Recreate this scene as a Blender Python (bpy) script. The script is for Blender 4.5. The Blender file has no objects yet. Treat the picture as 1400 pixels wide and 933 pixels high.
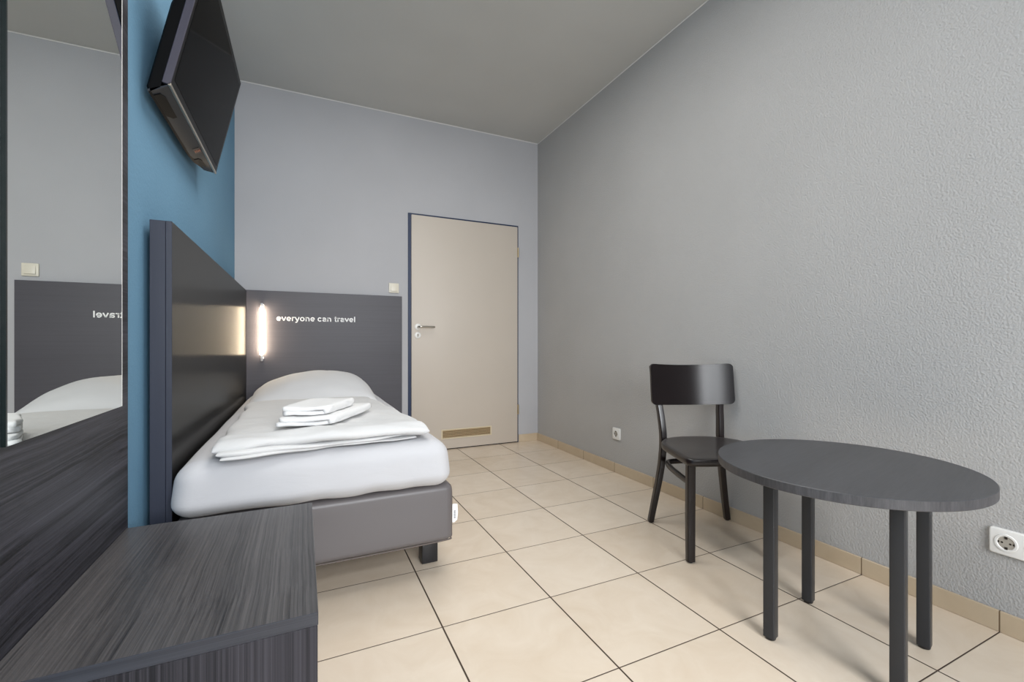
import bpy, bmesh, math, random
from mathutils import Vector, Matrix, noise
random.seed(4)
scn = bpy.context.scene
COL = scn.collection
PI = math.pi

# ------------------------------------------------------------------ colours
def lin(c):
    c = c / 255.0
    return c / 12.92 if c <= 0.04045 else ((c + 0.055) / 1.055) ** 2.4
def rgb(r, g, b):
    return (lin(r), lin(g), lin(b), 1.0)

# ------------------------------------------------------------------ materials
def new_mat(name):
    m = bpy.data.materials.new(name)
    m.use_nodes = True
    nt = m.node_tree
    return m, nt, nt.nodes['Principled BSDF']

def N(nt, kind, **kw):
    n = nt.nodes.new(kind)
    for k, v in kw.items():
        setattr(n, k, v)
    return n

def plain(name, col, rough=0.5, metal=0.0, bump=0.0, bscale=200.0, spec=0.5, coat=0.0, vary=0.0, dist=0.002, ior=1.5):
    m, nt, b = new_mat(name)
    b.inputs['Base Color'].default_value = col
    b.inputs['Roughness'].default_value = rough
    b.inputs['Metallic'].default_value = metal
    b.inputs['Specular IOR Level'].default_value = spec
    b.inputs['IOR'].default_value = ior
    if coat:
        b.inputs['Coat Weight'].default_value = coat
        b.inputs['Coat Roughness'].default_value = 0.1
    tc = N(nt, 'ShaderNodeTexCoord')
    if bump:
        nz = N(nt, 'ShaderNodeTexNoise')
        nz.inputs['Scale'].default_value = bscale
        nz.inputs['Detail'].default_value = 4.0
        nt.links.new(tc.outputs['Object'], nz.inputs['Vector'])
        bp = N(nt, 'ShaderNodeBump')
        bp.inputs['Strength'].default_value = bump
        bp.inputs['Distance'].default_value = dist
        nt.links.new(nz.outputs['Fac'], bp.inputs['Height'])
        nt.links.new(bp.outputs['Normal'], b.inputs['Normal'])
    if vary:
        n2 = N(nt, 'ShaderNodeTexNoise')
        n2.inputs['Scale'].default_value = 3.0
        nt.links.new(tc.outputs['Object'], n2.inputs['Vector'])
        mx = N(nt, 'ShaderNodeMixRGB', blend_type='MULTIPLY')
        mx.inputs['Fac'].default_value = vary
        mx.inputs['Color1'].default_value = col
        nt.links.new(n2.outputs['Fac'], mx.inputs['Color2'])
        nt.links.new(mx.outputs['Color'], b.inputs['Base Color'])
    return m

def wood(name, axis, c_dark, c_light, across=70.0, along=1.6, rough=0.42, bump=0.15, aniso=0.0, contrast=(0.3, 0.75), spec=0.5, wob=0.0, ior=1.5):
    """streaked laminate, grain running along the given axis (0,1,2)"""
    m, nt, b = new_mat(name)
    tc = N(nt, 'ShaderNodeTexCoord')
    mp = N(nt, 'ShaderNodeMapping')
    s = [across] * 3
    s[axis] = along
    mp.inputs['Scale'].default_value = s
    src = tc.outputs['Object']
    if wob:
        nw = N(nt, 'ShaderNodeTexNoise')
        nw.inputs['Scale'].default_value = 2.2
        nt.links.new(src, nw.inputs['Vector'])
        sub = N(nt, 'ShaderNodeVectorMath', operation='SUBTRACT')
        sub.inputs[1].default_value = (0.5, 0.5, 0.5)
        nt.links.new(nw.outputs['Color'], sub.inputs[0])
        sc = N(nt, 'ShaderNodeVectorMath', operation='SCALE')
        sc.inputs['Scale'].default_value = wob
        nt.links.new(sub.outputs['Vector'], sc.inputs[0])
        ad = N(nt, 'ShaderNodeVectorMath', operation='ADD')
        nt.links.new(src, ad.inputs[0])
        nt.links.new(sc.outputs['Vector'], ad.inputs[1])
        src = ad.outputs['Vector']
    nt.links.new(src, mp.inputs['Vector'])
    n1 = N(nt, 'ShaderNodeTexNoise')
    n1.inputs['Scale'].default_value = 1.0
    n1.inputs['Detail'].default_value = 6.0
    n1.inputs['Roughness'].default_value = 0.75
    nt.links.new(mp.outputs['Vector'], n1.inputs['Vector'])
    mp2 = N(nt, 'ShaderNodeMapping')
    s2 = [9.0] * 3
    s2[axis] = 0.5
    mp2.inputs['Scale'].default_value = s2
    nt.links.new(src, mp2.inputs['Vector'])
    n2 = N(nt, 'ShaderNodeTexNoise')
    n2.inputs['Scale'].default_value = 1.0
    n2.inputs['Detail'].default_value = 3.0
    nt.links.new(mp2.outputs['Vector'], n2.inputs['Vector'])
    mx = N(nt, 'ShaderNodeMix')
    mx.inputs['Factor'].default_value = 0.35
    nt.links.new(n1.outputs['Fac'], mx.inputs['A'])
    nt.links.new(n2.outputs['Fac'], mx.inputs['B'])
    cr = N(nt, 'ShaderNodeValToRGB')
    cr.color_ramp.elements[0].position = contrast[0]
    cr.color_ramp.elements[0].color = c_dark
    cr.color_ramp.elements[1].position = contrast[1]
    cr.color_ramp.elements[1].color = c_light
    nt.links.new(mx.outputs['Result'], cr.inputs['Fac'])
    nt.links.new(cr.outputs['Color'], b.inputs['Base Color'])
    b.inputs['Roughness'].default_value = rough
    b.inputs['Specular IOR Level'].default_value = spec
    b.inputs['IOR'].default_value = ior
    if bump:
        bp = N(nt, 'ShaderNodeBump')
        bp.inputs['Strength'].default_value = bump
        bp.inputs['Distance'].default_value = 0.001
        nt.links.new(n1.outputs['Fac'], bp.inputs['Height'])
        nt.links.new(bp.outputs['Normal'], b.inputs['Normal'])
    if aniso:
        tg = N(nt, 'ShaderNodeCombineXYZ')          # brushed look: highlights spread along Y
        tg.inputs['Y'].default_value = 1.0
        nt.links.new(tg.outputs[0], b.inputs['Tangent'])
        b.inputs['Anisotropic'].default_value = aniso
    return m

def wall_mat(name, col, bump=0.3, scale=55.0, dist=0.004, rough=0.85):
    m, nt, b = new_mat(name)
    tc = N(nt, 'ShaderNodeTexCoord')
    n1 = N(nt, 'ShaderNodeTexNoise')
    n1.inputs['Scale'].default_value = scale
    n1.inputs['Detail'].default_value = 3.0
    n1.inputs['Roughness'].default_value = 0.55
    n1.inputs['Distortion'].default_value = 0.15
    nt.links.new(tc.outputs['Object'], n1.inputs['Vector'])
    bp = N(nt, 'ShaderNodeBump')
    bp.inputs['Strength'].default_value = bump
    bp.inputs['Distance'].default_value = dist
    nt.links.new(n1.outputs['Fac'], bp.inputs['Height'])
    nt.links.new(bp.outputs['Normal'], b.inputs['Normal'])
    n2 = N(nt, 'ShaderNodeTexNoise')
    n2.inputs['Scale'].default_value = 2.0
    n2.inputs['Detail'].default_value = 3.0
    nt.links.new(tc.outputs['Object'], n2.inputs['Vector'])
    cr = N(nt, 'ShaderNodeValToRGB')
    cr.color_ramp.elements[0].position = 0.3
    cr.color_ramp.elements[1].position = 0.7
    cr.color_ramp.elements[0].color = tuple(c * 0.95 for c in col[:3]) + (1,)
    cr.color_ramp.elements[1].color = col
    nt.links.new(n2.outputs['Fac'], cr.inputs['Fac'])
    nt.links.new(cr.outputs['Color'], b.inputs['Base Color'])
    b.inputs['Roughness'].default_value = rough
    b.inputs['Specular IOR Level'].default_value = 0.25
    return m

TX, TY, TS = 0.4084, 1.8505, 0.40        # tile joint offsets and tile pitch

def tile_mat(name, c1, c2, grout, use_x=True, rough=0.24, gw=0.0045):
    m, nt, b = new_mat(name)
    geo = N(nt, 'ShaderNodeNewGeometry')
    sx = N(nt, 'ShaderNodeSeparateXYZ')
    nt.links.new(geo.outputs['Position'], sx.inputs[0])
    def math_(op, a, bb=None, cl=False):
        n = N(nt, 'ShaderNodeMath', operation=op)
        n.use_clamp = cl
        for i, v in enumerate((a, bb)):
            if v is None:
                continue
            if isinstance(v, (int, float)):
                n.inputs[i].default_value = v
            else:
                nt.links.new(v, n.inputs[i])
        return n.outputs[0]
    def joint(out, off, w):
        q = math_('DIVIDE', math_('SUBTRACT', out, off - 40 * TS), TS)
        fr = math_('FRACT', q)
        d = math_('ABSOLUTE', math_('SUBTRACT', fr, 0.5))       # 0.5 at the joint
        edge = math_('SUBTRACT', 0.5, d)
        g = math_('SUBTRACT', 1.0, math_('DIVIDE', math_('SUBTRACT', edge, w * 0.35 / TS), w * 0.3 / TS), cl=True)
        return g, math_('FLOOR', q)
    gy, iy = joint(sx.outputs['Y'], TY, gw * 0.8)
    if use_x:
        gx, ix = joint(sx.outputs['X'], TX, gw * 1.15)
        g = math_('MAXIMUM', gx, gy)
        cell = math_('ADD', math_('MULTIPLY', ix, 7.31), math_('MULTIPLY', iy, 3.17))
    else:
        g = gy
        cell = math_('MULTIPLY', iy, 3.17)
    wn = N(nt, 'ShaderNodeTexWhiteNoise', noise_dimensions='1D')
    nt.links.new(cell, wn.inputs['W'])
    # marbled clouds inside each tile, shifted per tile
    cv = N(nt, 'ShaderNodeVectorMath', operation='ADD')
    sc = N(nt, 'ShaderNodeVectorMath', operation='SCALE')
    sc.inputs['Scale'].default_value = 20.0
    nt.links.new(wn.outputs['Color'], sc.inputs[0])
    nt.links.new(geo.outputs['Position'], cv.inputs[0])
    nt.links.new(sc.outputs['Vector'], cv.inputs[1])
    nz = N(nt, 'ShaderNodeTexNoise')
    nz.inputs['Scale'].default_value = 6.0
    nz.inputs['Detail'].default_value = 8.0
    nz.inputs['Roughness'].default_value = 0.6
    nz.inputs['Distortion'].default_value = 1.2
    nt.links.new(cv.outputs['Vector'], nz.inputs['Vector'])
    f = math_('ADD', math_('MULTIPLY', nz.outputs['Fac'], 0.8), math_('MULTIPLY', wn.outputs['Value'], 0.25))
    cr = N(nt, 'ShaderNodeValToRGB')
    cr.color_ramp.elements[0].position = 0.25
    cr.color_ramp.elements[1].position = 0.8
    cr.color_ramp.elements[0].color = c1
    cr.color_ramp.elements[1].color = c2
    nt.links.new(f, cr.inputs['Fac'])
    mx = N(nt, 'ShaderNodeMixRGB')
    nt.links.new(g, mx.inputs['Fac'])
    nt.links.new(cr.outputs['Color'], mx.inputs['Color1'])
    mx.inputs['Color2'].default_value = grout
    nt.links.new(mx.outputs['Color'], b.inputs['Base Color'])
    r = math_('ADD', math_('MULTIPLY', g, 0.5), rough)
    nt.links.new(r, b.inputs['Roughness'])
    bp = N(nt, 'ShaderNodeBump')
    bp.inputs['Strength'].default_value = 0.5
    bp.inputs['Distance'].default_value = 0.002
    nt.links.new(math_('SUBTRACT', 1.0, g), bp.inputs['Height'])
    nt.links.new(bp.outputs['Normal'], b.inputs['Normal'])
    return m

def fabric(name, col, weave=900.0, bump=0.12, wr=0.0, wscale=9.0, rough=0.9):
    m, nt, b = new_mat(name)
    tc = N(nt, 'ShaderNodeTexCoord')
    n1 = N(nt, 'ShaderNodeTexNoise')
    n1.inputs['Scale'].default_value = weave
    nt.links.new(tc.outputs['Object'], n1.inputs['Vector'])
    bp = N(nt, 'ShaderNodeBump')
    bp.inputs['Strength'].default_value = bump
    bp.inputs['Distance'].default_value = 0.001
    nt.links.new(n1.outputs['Fac'], bp.inputs['Height'])
    last = bp
    if wr:
        mp = N(nt, 'ShaderNodeMapping')
        mp.inputs['Scale'].default_value = (0.55, 1.0, 1.0)
        mp.inputs['Rotation'].default_value = (0, 0, 0.35)
        nt.links.new(tc.outputs['Object'], mp.inputs['Vector'])
        n2 = N(nt, 'ShaderNodeTexNoise')
        n2.inputs['Scale'].default_value = wscale
        n2.inputs['Detail'].default_value = 5.0
        n2.inputs['Distortion'].default_value = 0.8
        nt.links.new(mp.outputs['Vector'], n2.inputs['Vector'])
        b2 = N(nt, 'ShaderNodeBump')
        b2.inputs['Strength'].default_value = wr
        b2.inputs['Distance'].default_value = 0.02
        nt.links.new(n2.outputs['Fac'], b2.inputs['Height'])
        nt.links.new(bp.outputs['Normal'], b2.inputs['Normal'])
        last = b2
    nt.links.new(last.outputs['Normal'], b.inputs['Normal'])
    b.inputs['Base Color'].default_value = col
    b.inputs['Roughness'].default_value = rough
    b.inputs['Specular IOR Level'].default_value = 0.2
    b.inputs['Sheen Weight'].default_value = 0.15
    return m

def emit(name, col, strength):
    m, nt, b = new_mat(name)
    b.inputs['Base Color'].default_value = col
    b.inputs['Emission Color'].default_value = col
    b.inputs['Emission Strength'].default_value = strength
    return m

def glass_pane(name):
    m, nt, b = new_mat(name)
    nt.nodes.remove(b)
    out = nt.nodes['Material Output']
    tr = N(nt, 'ShaderNodeBsdfTransparent')
    gl = N(nt, 'ShaderNodeBsdfGlossy')
    gl.inputs['Roughness'].default_value = 0.02
    mx = N(nt, 'ShaderNodeMixShader')
    mx.inputs['Fac'].default_value = 0.06
    nt.links.new(tr.outputs[0], mx.inputs[1])
    nt.links.new(gl.outputs[0], mx.inputs[2])
    nt.links.new(mx.outputs[0], out.inputs['Surface'])
    return m

M = {}
M['wall'] = wall_mat('white wall paint', rgb(182, 182, 185), bump=0.25, scale=120, dist=0.002)
M['rough'] = wall_mat('roughcast wall paint', rgb(180, 179, 178), bump=0.8, scale=150, dist=0.004)
M['blue'] = wall_mat('blue wall paint', rgb(106, 147, 175), bump=0.4, scale=90, dist=0.003)
M['ceil'] = wall_mat('ceiling paint', rgb(198, 198, 195), bump=0.15, scale=120, dist=0.002)
M['caulk'] = plain('white joint filler', rgb(225, 224, 222), 0.7)
M['tile'] = tile_mat('beige floor tile', rgb(217, 199, 177), rgb(231, 217, 199), rgb(66, 50, 38))
M['skirt'] = tile_mat('beige skirting tile', rgb(188, 168, 141), rgb(202, 185, 160), rgb(110, 90, 66), use_x=False, rough=0.35)
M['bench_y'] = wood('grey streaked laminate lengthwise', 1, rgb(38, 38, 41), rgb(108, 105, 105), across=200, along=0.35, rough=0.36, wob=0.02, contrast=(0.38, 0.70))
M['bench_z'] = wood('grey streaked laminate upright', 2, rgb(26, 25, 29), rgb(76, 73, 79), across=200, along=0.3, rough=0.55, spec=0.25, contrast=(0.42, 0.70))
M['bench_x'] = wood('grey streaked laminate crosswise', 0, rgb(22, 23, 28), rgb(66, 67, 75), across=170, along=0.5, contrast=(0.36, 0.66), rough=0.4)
M['panel'] = wood('dark streaked laminate', 1, rgb(11, 11, 15), rgb(86, 85, 95), across=130, along=0.25, rough=0.45, spec=0.3, wob=0.025, contrast=(0.42, 0.72))
M['hb_side'] = wood('glossy dark laminate', 2, rgb(8, 7, 7), rgb(13, 12, 12), across=160, along=1.0, rough=0.33, bump=0.0, aniso=1.0, spec=0.5, ior=1.75)
M['hb_end'] = wood('slate edge band', 2, rgb(40, 44, 58), rgb(48, 52, 66), across=120, along=1.5, rough=0.5, bump=0.05)
M['hb_back'] = wood('slate laminate', 0, rgb(58, 56, 63), rgb(72, 70, 77), across=110, along=1.0, rough=0.45, bump=0.05)
M['letter'] = plain('white lettering', rgb(245, 245, 245), 0.5)
M['sheet'] = fabric('white fitted sheet', rgb(192, 192, 195), wr=0.2, wscale=7)
M['duvet'] = fabric('white duvet cover', rgb(206, 206, 206), wr=0.5, wscale=8)
M['pillow'] = fabric('white pillow case', rgb(206, 206, 207), wr=0.22, wscale=7)
M['towel'] = fabric('white terry cloth', rgb(226, 226, 226), weave=420, bump=0.5)
M['leather'] = plain('grey artificial leather', rgb(100, 96, 97), 0.42, bump=0.15, bscale=420, dist=0.0006)
M['seam'] = plain('brown piping', rgb(92, 82, 78), 0.5)
M['blackwood'] = plain('black lacquered wood', rgb(30, 30, 33), 0.4)
M['tag'] = plain('white woven tag', rgb(240, 240, 240), 0.7)
M['tagprint'] = plain('grey print', rgb(120, 120, 125), 0.7)
M['door'] = plain('beige door laminate', rgb(198, 188, 176), 0.45, vary=0.06)
M['frame'] = plain('navy frame paint', rgb(8, 34, 70), 0.4)
M['gap'] = plain('dark gap', rgb(14, 16, 22), 0.9)
M['vent'] = plain('cream plastic', rgb(214, 200, 172), 0.45)
M['slat'] = plain('tan plastic', rgb(168, 144, 108), 0.5)
M['dark'] = plain('dark recess', rgb(40, 32, 24), 0.8)
M['chrome'] = plain('satin steel', rgb(190, 186, 178), 0.28, metal=1.0)
M['lampend'] = plain('bright polished metal', rgb(222, 222, 226), 0.3, metal=0.35)
M['whiteplastic'] = plain('white plastic', rgb(232, 231, 228), 0.3)
M['cream'] = plain('cream plastic switch', rgb(222, 216, 200), 0.35)
M['brass'] = plain('brass hinge', rgb(176, 158, 124), 0.35, metal=1.0)
M['socketcup'] = plain('shaded socket cup', rgb(168, 162, 152), 0.4)
M['black'] = plain('black plastic', rgb(6, 6, 7), 0.35, ior=1.2)
M['tvback'] = plain('black textured plastic', rgb(4, 4, 5), 0.5, ior=1.2)
M['tvside'] = plain('dark grey plastic', rgb(62, 60, 72), 0.4)
M['tvbottom'] = plain('glossy slate plastic', rgb(46, 50, 56), 0.5, ior=1.3)
M['screen'] = plain('glossy black screen', rgb(12, 12, 13), 0.06, ior=1.06)
M['strip'] = plain('champagne metal strip', rgb(196, 184, 168), 0.3, metal=1.0)
M['button'] = plain('copper button', rgb(190, 120, 90), 0.3, metal=0.6)
M['tube'] = emit('glowing warm tube', (1.0, 0.80, 0.55, 1), 85.0)
M['chairwood'] = wood('dark espresso stained wood', 2, rgb(13, 7, 8), rgb(25, 12, 12), across=60, along=2.0, rough=0.28, bump=0.03, spec=0.5)
M['railwood'] = wood('dark espresso veneer', 0, rgb(12, 8, 9), rgb(26, 17, 18), across=90, along=2.0, rough=0.22, bump=0.02, spec=0.28)
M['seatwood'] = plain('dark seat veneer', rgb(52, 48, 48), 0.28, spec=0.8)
M['tabletop'] = wood('fine charcoal laminate', 0, rgb(52, 52, 55), rgb(76, 76, 79), across=120, along=8.0, rough=0.38, bump=0.08)
M['tableedge'] = wood('charcoal edge band', 2, rgb(42, 42, 45), rgb(92, 90, 92), across=130, along=14.0, rough=0.45)
M['steel'] = plain('anthracite powder coat', rgb(38, 39, 42), 0.42)
M['glide'] = plain('black rubber glide', rgb(12, 12, 13), 0.4)
M['winframe'] = plain('white window frame', rgb(230, 230, 230), 0.4)
M['glass'] = glass_pane('window glass')

def mirror_mat():
    m, nt, b = new_mat('mirror silvering')
    b.inputs['Base Color'].default_value = (0.83, 0.85, 0.83, 1)
    b.inputs['Metallic'].default_value = 1.0
    b.inputs['Roughness'].default_value = 0.0
    return m
M['mirror'] = mirror_mat()
M['edgeglint'] = plain('white painted edge glint', rgb(250, 250, 248), 0.4)  # plain white stands in for the glint along this edge
M['mirrordark'] = plain('dark green glass edge', rgb(14, 26, 26), 0.25)

# ------------------------------------------------------------------ object helpers
MW = {}                                   # world matrix of every thing / part
def finish(o, parent, mw):
    COL.objects.link(o)
    MW[o.name] = mw
    if parent is not None:
        o.parent = parent
    return o

def tag(o, label=None, cat=None, group=None, kind=None):
    if label: o['label'] = label
    if cat: o['category'] = cat
    if group: o['group'] = group
    if kind: o['kind'] = kind
    return o

def thing(name, loc, label=None, cat=None, rot=(0, 0, 0), group=None, kind=None):
    o = bpy.data.objects.new(name, None)
    o.empty_display_size = 0.1
    o.location = loc
    o.rotation_euler = rot
    mw = Matrix.Translation(loc) @ Matrix.Rotation(rot[2], 4, 'Z') @ Matrix.Rotation(rot[1], 4, 'Y') @ Matrix.Rotation(rot[0], 4, 'X')
    finish(o, None, mw)
    return tag(o, label, cat, group, kind)

def obj(name, bm, mat, parent=None, local=False, smooth=False, angle=None, loc=None, mats=None):
    """one mesh object; verts are world coordinates unless local=True"""
    if parent is not None:
        mw = MW[parent.name].copy()
        if not local:
            bm.transform(mw.inverted())
    else:
        mw = Matrix.Translation(loc) if loc is not None else Matrix.Identity(4)
        if loc is not None and not local:
            bm.transform(mw.inverted())
    bmesh.ops.recalc_face_normals(bm, faces=bm.faces)
    if smooth:
        for f in bm.faces:
            f.smooth = True
    me = bpy.data.meshes.new(name)
    bm.to_mesh(me)
    bm.free()
    for mm in (mats or [mat]):
        me.materials.append(mm)
    o = bpy.data.objects.new(name, me)
    if parent is None and loc is not None:
        o.location = loc
    finish(o, parent, mw)
    if angle is not None:
        for p in me.polygons:
            p.use_smooth = True
        me.set_sharp_from_angle(angle=math.radians(angle))
    return o

def box(bm, x0, x1, y0, y1, z0, z1, bev=0.0, seg=2, mi=0):
    r = bmesh.ops.create_cube(bm, size=1.0)
    vs = r['verts']
    for v in vs:
        v.co = Vector(((x0 + x1) / 2 + v.co.x * (x1 - x0), (y0 + y1) / 2 + v.co.y * (y1 - y0), (z0 + z1) / 2 + v.co.z * (z1 - z0)))
    fs = set(f for v in vs for f in v.link_faces)
    for f in fs:
        f.material_index = mi
    if bev:
        es = list(set(e for v in vs for e in v.link_edges))
        bmesh.ops.bevel(bm, geom=es, offset=bev, segments=seg, affect='EDGES', profile=0.5)
    return bm

def B(*a, **k):
    return box(bmesh.new(), *a, **k)

def ring(bm, pts):
    return [bm.verts.new(p) for p in pts]

def bridge(bm, a, b_, closed=True):
    n = len(a)
    for i in range(n if closed else n - 1):
        j = (i + 1) % n
        bm.faces.new((a[i], a[j], b_[j], b_[i]))

def sweep(bm, path, w, d, up=Vector((0, 1, 0)), nseg=12, power=4.0, closed=False, cap=True):
    """sweep a rounded-rectangle section (w x d) along a path"""
    path = [Vector(p) for p in path]
    rings = []
    n = len(path)
    for i, p in enumerate(path):
        if closed:
            t = path[(i + 1) % n] - path[i - 1]
        else:
            t = path[min(i + 1, n - 1)] - path[max(i - 1, 0)]
        t.normalize()
        s = t.cross(up).normalized()
        u = s.cross(t).normalized()
        ww = w[i] if isinstance(w, (list, tuple)) else w
        dd = d[i] if isinstance(d, (list, tuple)) else d
        pts = []
        for k in range(nseg):
            a = 2 * PI * (k + 0.5) / nseg
            c, sn = math.cos(a), math.sin(a)
            r = (abs(c) ** power + abs(sn) ** power) ** (-1 / power)
            pts.append(p + s * (c * r * ww / 2) + u * (sn * r * dd / 2))
        rings.append(ring(bm, pts))
    for i in range(n - 1):
        bridge(bm, rings[i], rings[i + 1])
    if closed:
        bridge(bm, rings[-1], rings[0])
    elif cap:
        bm.faces.new(rings[0])
        bm.faces.new(rings[-1])
    return bm

def smooth_path(pts, n=6):
    """Catmull-Rom through the points"""
    pts = [Vector(p) for p in pts]
    out = []
    for i in range(len(pts) - 1):
        p0 = pts[max(i - 1, 0)]; p1 = pts[i]; p2 = pts[i + 1]; p3 = pts[min(i + 2, len(pts) - 1)]
        for k in range(n):
            t = k / n
            out.append(0.5 * ((2 * p1) + (p2 - p0) * t + (2 * p0 - 5 * p1 + 4 * p2 - p3) * t * t + (3 * p1 - p0 - 3 * p2 + p3) * t ** 3))
    out.append(pts[-1])
    return out

def lathe(bm, prof, centre, axis='Z', seg=32, cap=True):
    """profile of (radius, height) turned about an axis through centre"""
    c = Vector(centre)
    rings = []
    for r, h in prof:
        pts = []
        for k in range(seg):
            a = 2 * PI * k / seg
            if axis == 'Z':
                pts.append(c + Vector((r * math.cos(a), r * math.sin(a), h)))
            elif axis == 'Y':
                pts.append(c + Vector((r * math.cos(a), h, r * math.sin(a))))
            else:
                pts.append(c + Vector((h, r * math.cos(a), r * math.sin(a))))
        rings.append(ring(bm, pts))
    for i in range(len(rings) - 1):
        bridge(bm, rings[i], rings[i + 1])
    if cap:
        bm.faces.new(rings[0])
        bm.faces.new(rings[-1])
    return bm

def round_box(bm, x0, x1, y0, y1, z0, z1, r, n=(16, 32, 8), fn=None, power=2.0):
    """box with soft edges of radius r (rx,ry,rz), densely meshed"""
    rx, ry, rz = r if isinstance(r, (tuple, list)) else (r, r, r)
    cache = {}
    def ease(t, rr, L):
        return t
    def P(i, j, k):
        key = (i, j, k)
        if key in cache:
            return cache[key]
        def coord(i_, n_, a, b_, rr):
            m = 5                                   # extra rows inside the rounded band
            L = b_ - a
            if n_ <= 2 * m:
                return a + L * i_ / n_
            if i_ <= m:
                return a + rr * (i_ / m)
            if i_ >= n_ - m:
                return b_ - rr * ((n_ - i_) / m)
            return a + rr + (L - 2 * rr) * (i_ - m) / (n_ - 2 * m)
        p = Vector((coord(i, n[0], x0, x1, rx), coord(j, n[1], y0, y1, ry), coord(k, n[2], z0, z1, rz)))
        q = Vector((min(max(p.x, x0 + rx), x1 - rx), min(max(p.y, y0 + ry), y1 - ry), min(max(p.z, z0 + rz), z1 - rz)))
        d = Vector(((p.x - q.x) / rx, (p.y - q.y) / ry, (p.z - q.z) / rz))
        L = d.length
        if L > 1e-6:
            mxc = max(abs(d.x), abs(d.y), abs(d.z))
            d = d * (mxc / L)
            d = d
        p = Vector((q.x + d.x * rx, q.y + d.y * ry, q.z + d.z * rz))
        if fn:
            p = fn(p)
        cache[key] = bm.verts.new(p)
        return cache[key]
    nx, ny, nz = n
    for i in range(nx):
        for j in range(ny):
            for k in (0, nz):
                bm.faces.new((P(i, j, k), P(i + 1, j, k), P(i + 1, j + 1, k), P(i, j + 1, k)))
    for i in range(nx):
        for k in range(nz):
            for j in (0, ny):
                bm.faces.new((P(i, j, k), P(i + 1, j, k), P(i + 1, j, k + 1), P(i, j, k + 1)))
    for j in range(ny):
        for k in range(nz):
            for i in (0, nx):
                bm.faces.new((P(i, j, k), P(i, j + 1, k), P(i, j + 1, k + 1), P(i, j, k + 1)))
    return bm

def soft_slab(bm, FL, FR, BR, BL, zbot, ztop, n=(40, 40), ex=(10, 10), wob=0.0, seed=0.0, zfn=None, noise_s=8.0, edge_wob=0.0, zmid=0.5, rc=0.0):
    """cloth slab on a quad footprint with rounded noses all round"""
    FL, FR, BR, BL = [Vector((p[0], p[1], 0)) for p in (FL, FR, BR, BL)]
    def prm(i, m):
        return 0.5 - 0.5 * math.cos(PI * i / m)
    top, bot = {}, {}
    for i in range(n[0] + 1):
        for j in range(n[1] + 1):
            u, v = prm(i, n[0]), prm(j, n[1])
            p = (FL * (1 - u) + FR * u) * (1 - v) + (BL * (1 - u) + BR * u) * v
            if rc:
                a_, b_2 = 2 * u - 1, 2 * v - 1
                kk = 1 - rc * (abs(a_) ** 5) * (abs(b_2) ** 5)
                uu, vv = 0.5 + 0.5 * a_ * kk, 0.5 + 0.5 * b_2 * kk
                p = (FL * (1 - uu) + FR * uu) * (1 - vv) + (BL * (1 - uu) + BR * uu) * vv
            if edge_wob:
                p.x += edge_wob * noise.noise(Vector((v * 5, seed, 1.3))) * (abs(2 * u - 1) ** 2)
                p.y += edge_wob * noise.noise(Vector((u * 5, seed, 7.7))) * (abs(2 * v - 1) ** 2)
            hu = max(0.0, 1 - abs(2 * u - 1) ** ex[0]) ** 0.5
            hv = max(0.0, 1 - abs(2 * v - 1) ** ex[1]) ** 0.5
            k = hu * hv
            zb = zbot(u, v) if callable(zbot) else zbot
            zt = ztop(u, v) if callable(ztop) else ztop
            zm = zb + (zt - zb) * zmid
            nn = wob * noise.noise(Vector((p.x * noise_s, p.y * noise_s, seed)))
            zt2 = zm + (zt - zm) * k + nn * k
            zb2 = zm + (zb - zm) * k
            if zfn:
                dz = zfn(u, v, p)
                zt2 += dz; zb2 += dz
            border = i in (0, n[0]) or j in (0, n[1])
            tv = bm.verts.new((p.x, p.y, zt2))
            top[i, j] = tv
            bot[i, j] = tv if border else bm.verts.new((p.x, p.y, zb2))
    for i in range(n[0]):
        for j in range(n[1]):
            bm.faces.new((top[i, j], top[i + 1, j], top[i + 1, j + 1], top[i, j + 1]))
            q = (bot[i, j], bot[i, j + 1], bot[i + 1, j + 1], bot[i + 1, j])
            if len(set(q)) == 4:
                try:
                    bm.faces.new(q)
                except ValueError:
                    pass
    return bm

# ------------------------------------------------------------------ room measures (metres)
XL, XR = -0.44, 2.008
YB, YF = -1.70, 3.85
ZC = 2.812

def struct(name, bm, m, parent=None, **k):
    o = obj(name, bm, m, parent, **k)
    if parent is None:
        o['kind'] = 'structure'
    return o

struct('floor', B(XL - 0.1, XR + 0.1, YB - 0.1, YF + 0.1, -0.06, 0.0), M['tile'])
struct('ceiling', B(XL - 0.1, XR + 0.1, YB - 0.1, YF + 0.1, ZC, ZC + 0.06), M['ceil'])
struct('wall_left', B(XL - 0.1, XL, YB, YF + 0.1, 0, ZC), M['blue'])
struct('wall_right', B(XR, XR + 0.1, YB, YF + 0.1, 0, ZC), M['rough'])

# far wall with the door recess cut out
DX0, DX1, DZ = 0.788, 1.802, 2.008       # outer edges of the frame
bm = bmesh.new()
box(bm, XL, DX0 + 0.02, YF, YF + 0.1, 0, ZC)
box(bm, DX1 - 0.004, XR, YF, YF + 0.1, 0, ZC)
box(bm, DX0 + 0.02, DX1 - 0.004, YF, YF + 0.1, DZ - 0.004, ZC)
struct('wall_far', bm, M['wall'])

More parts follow.
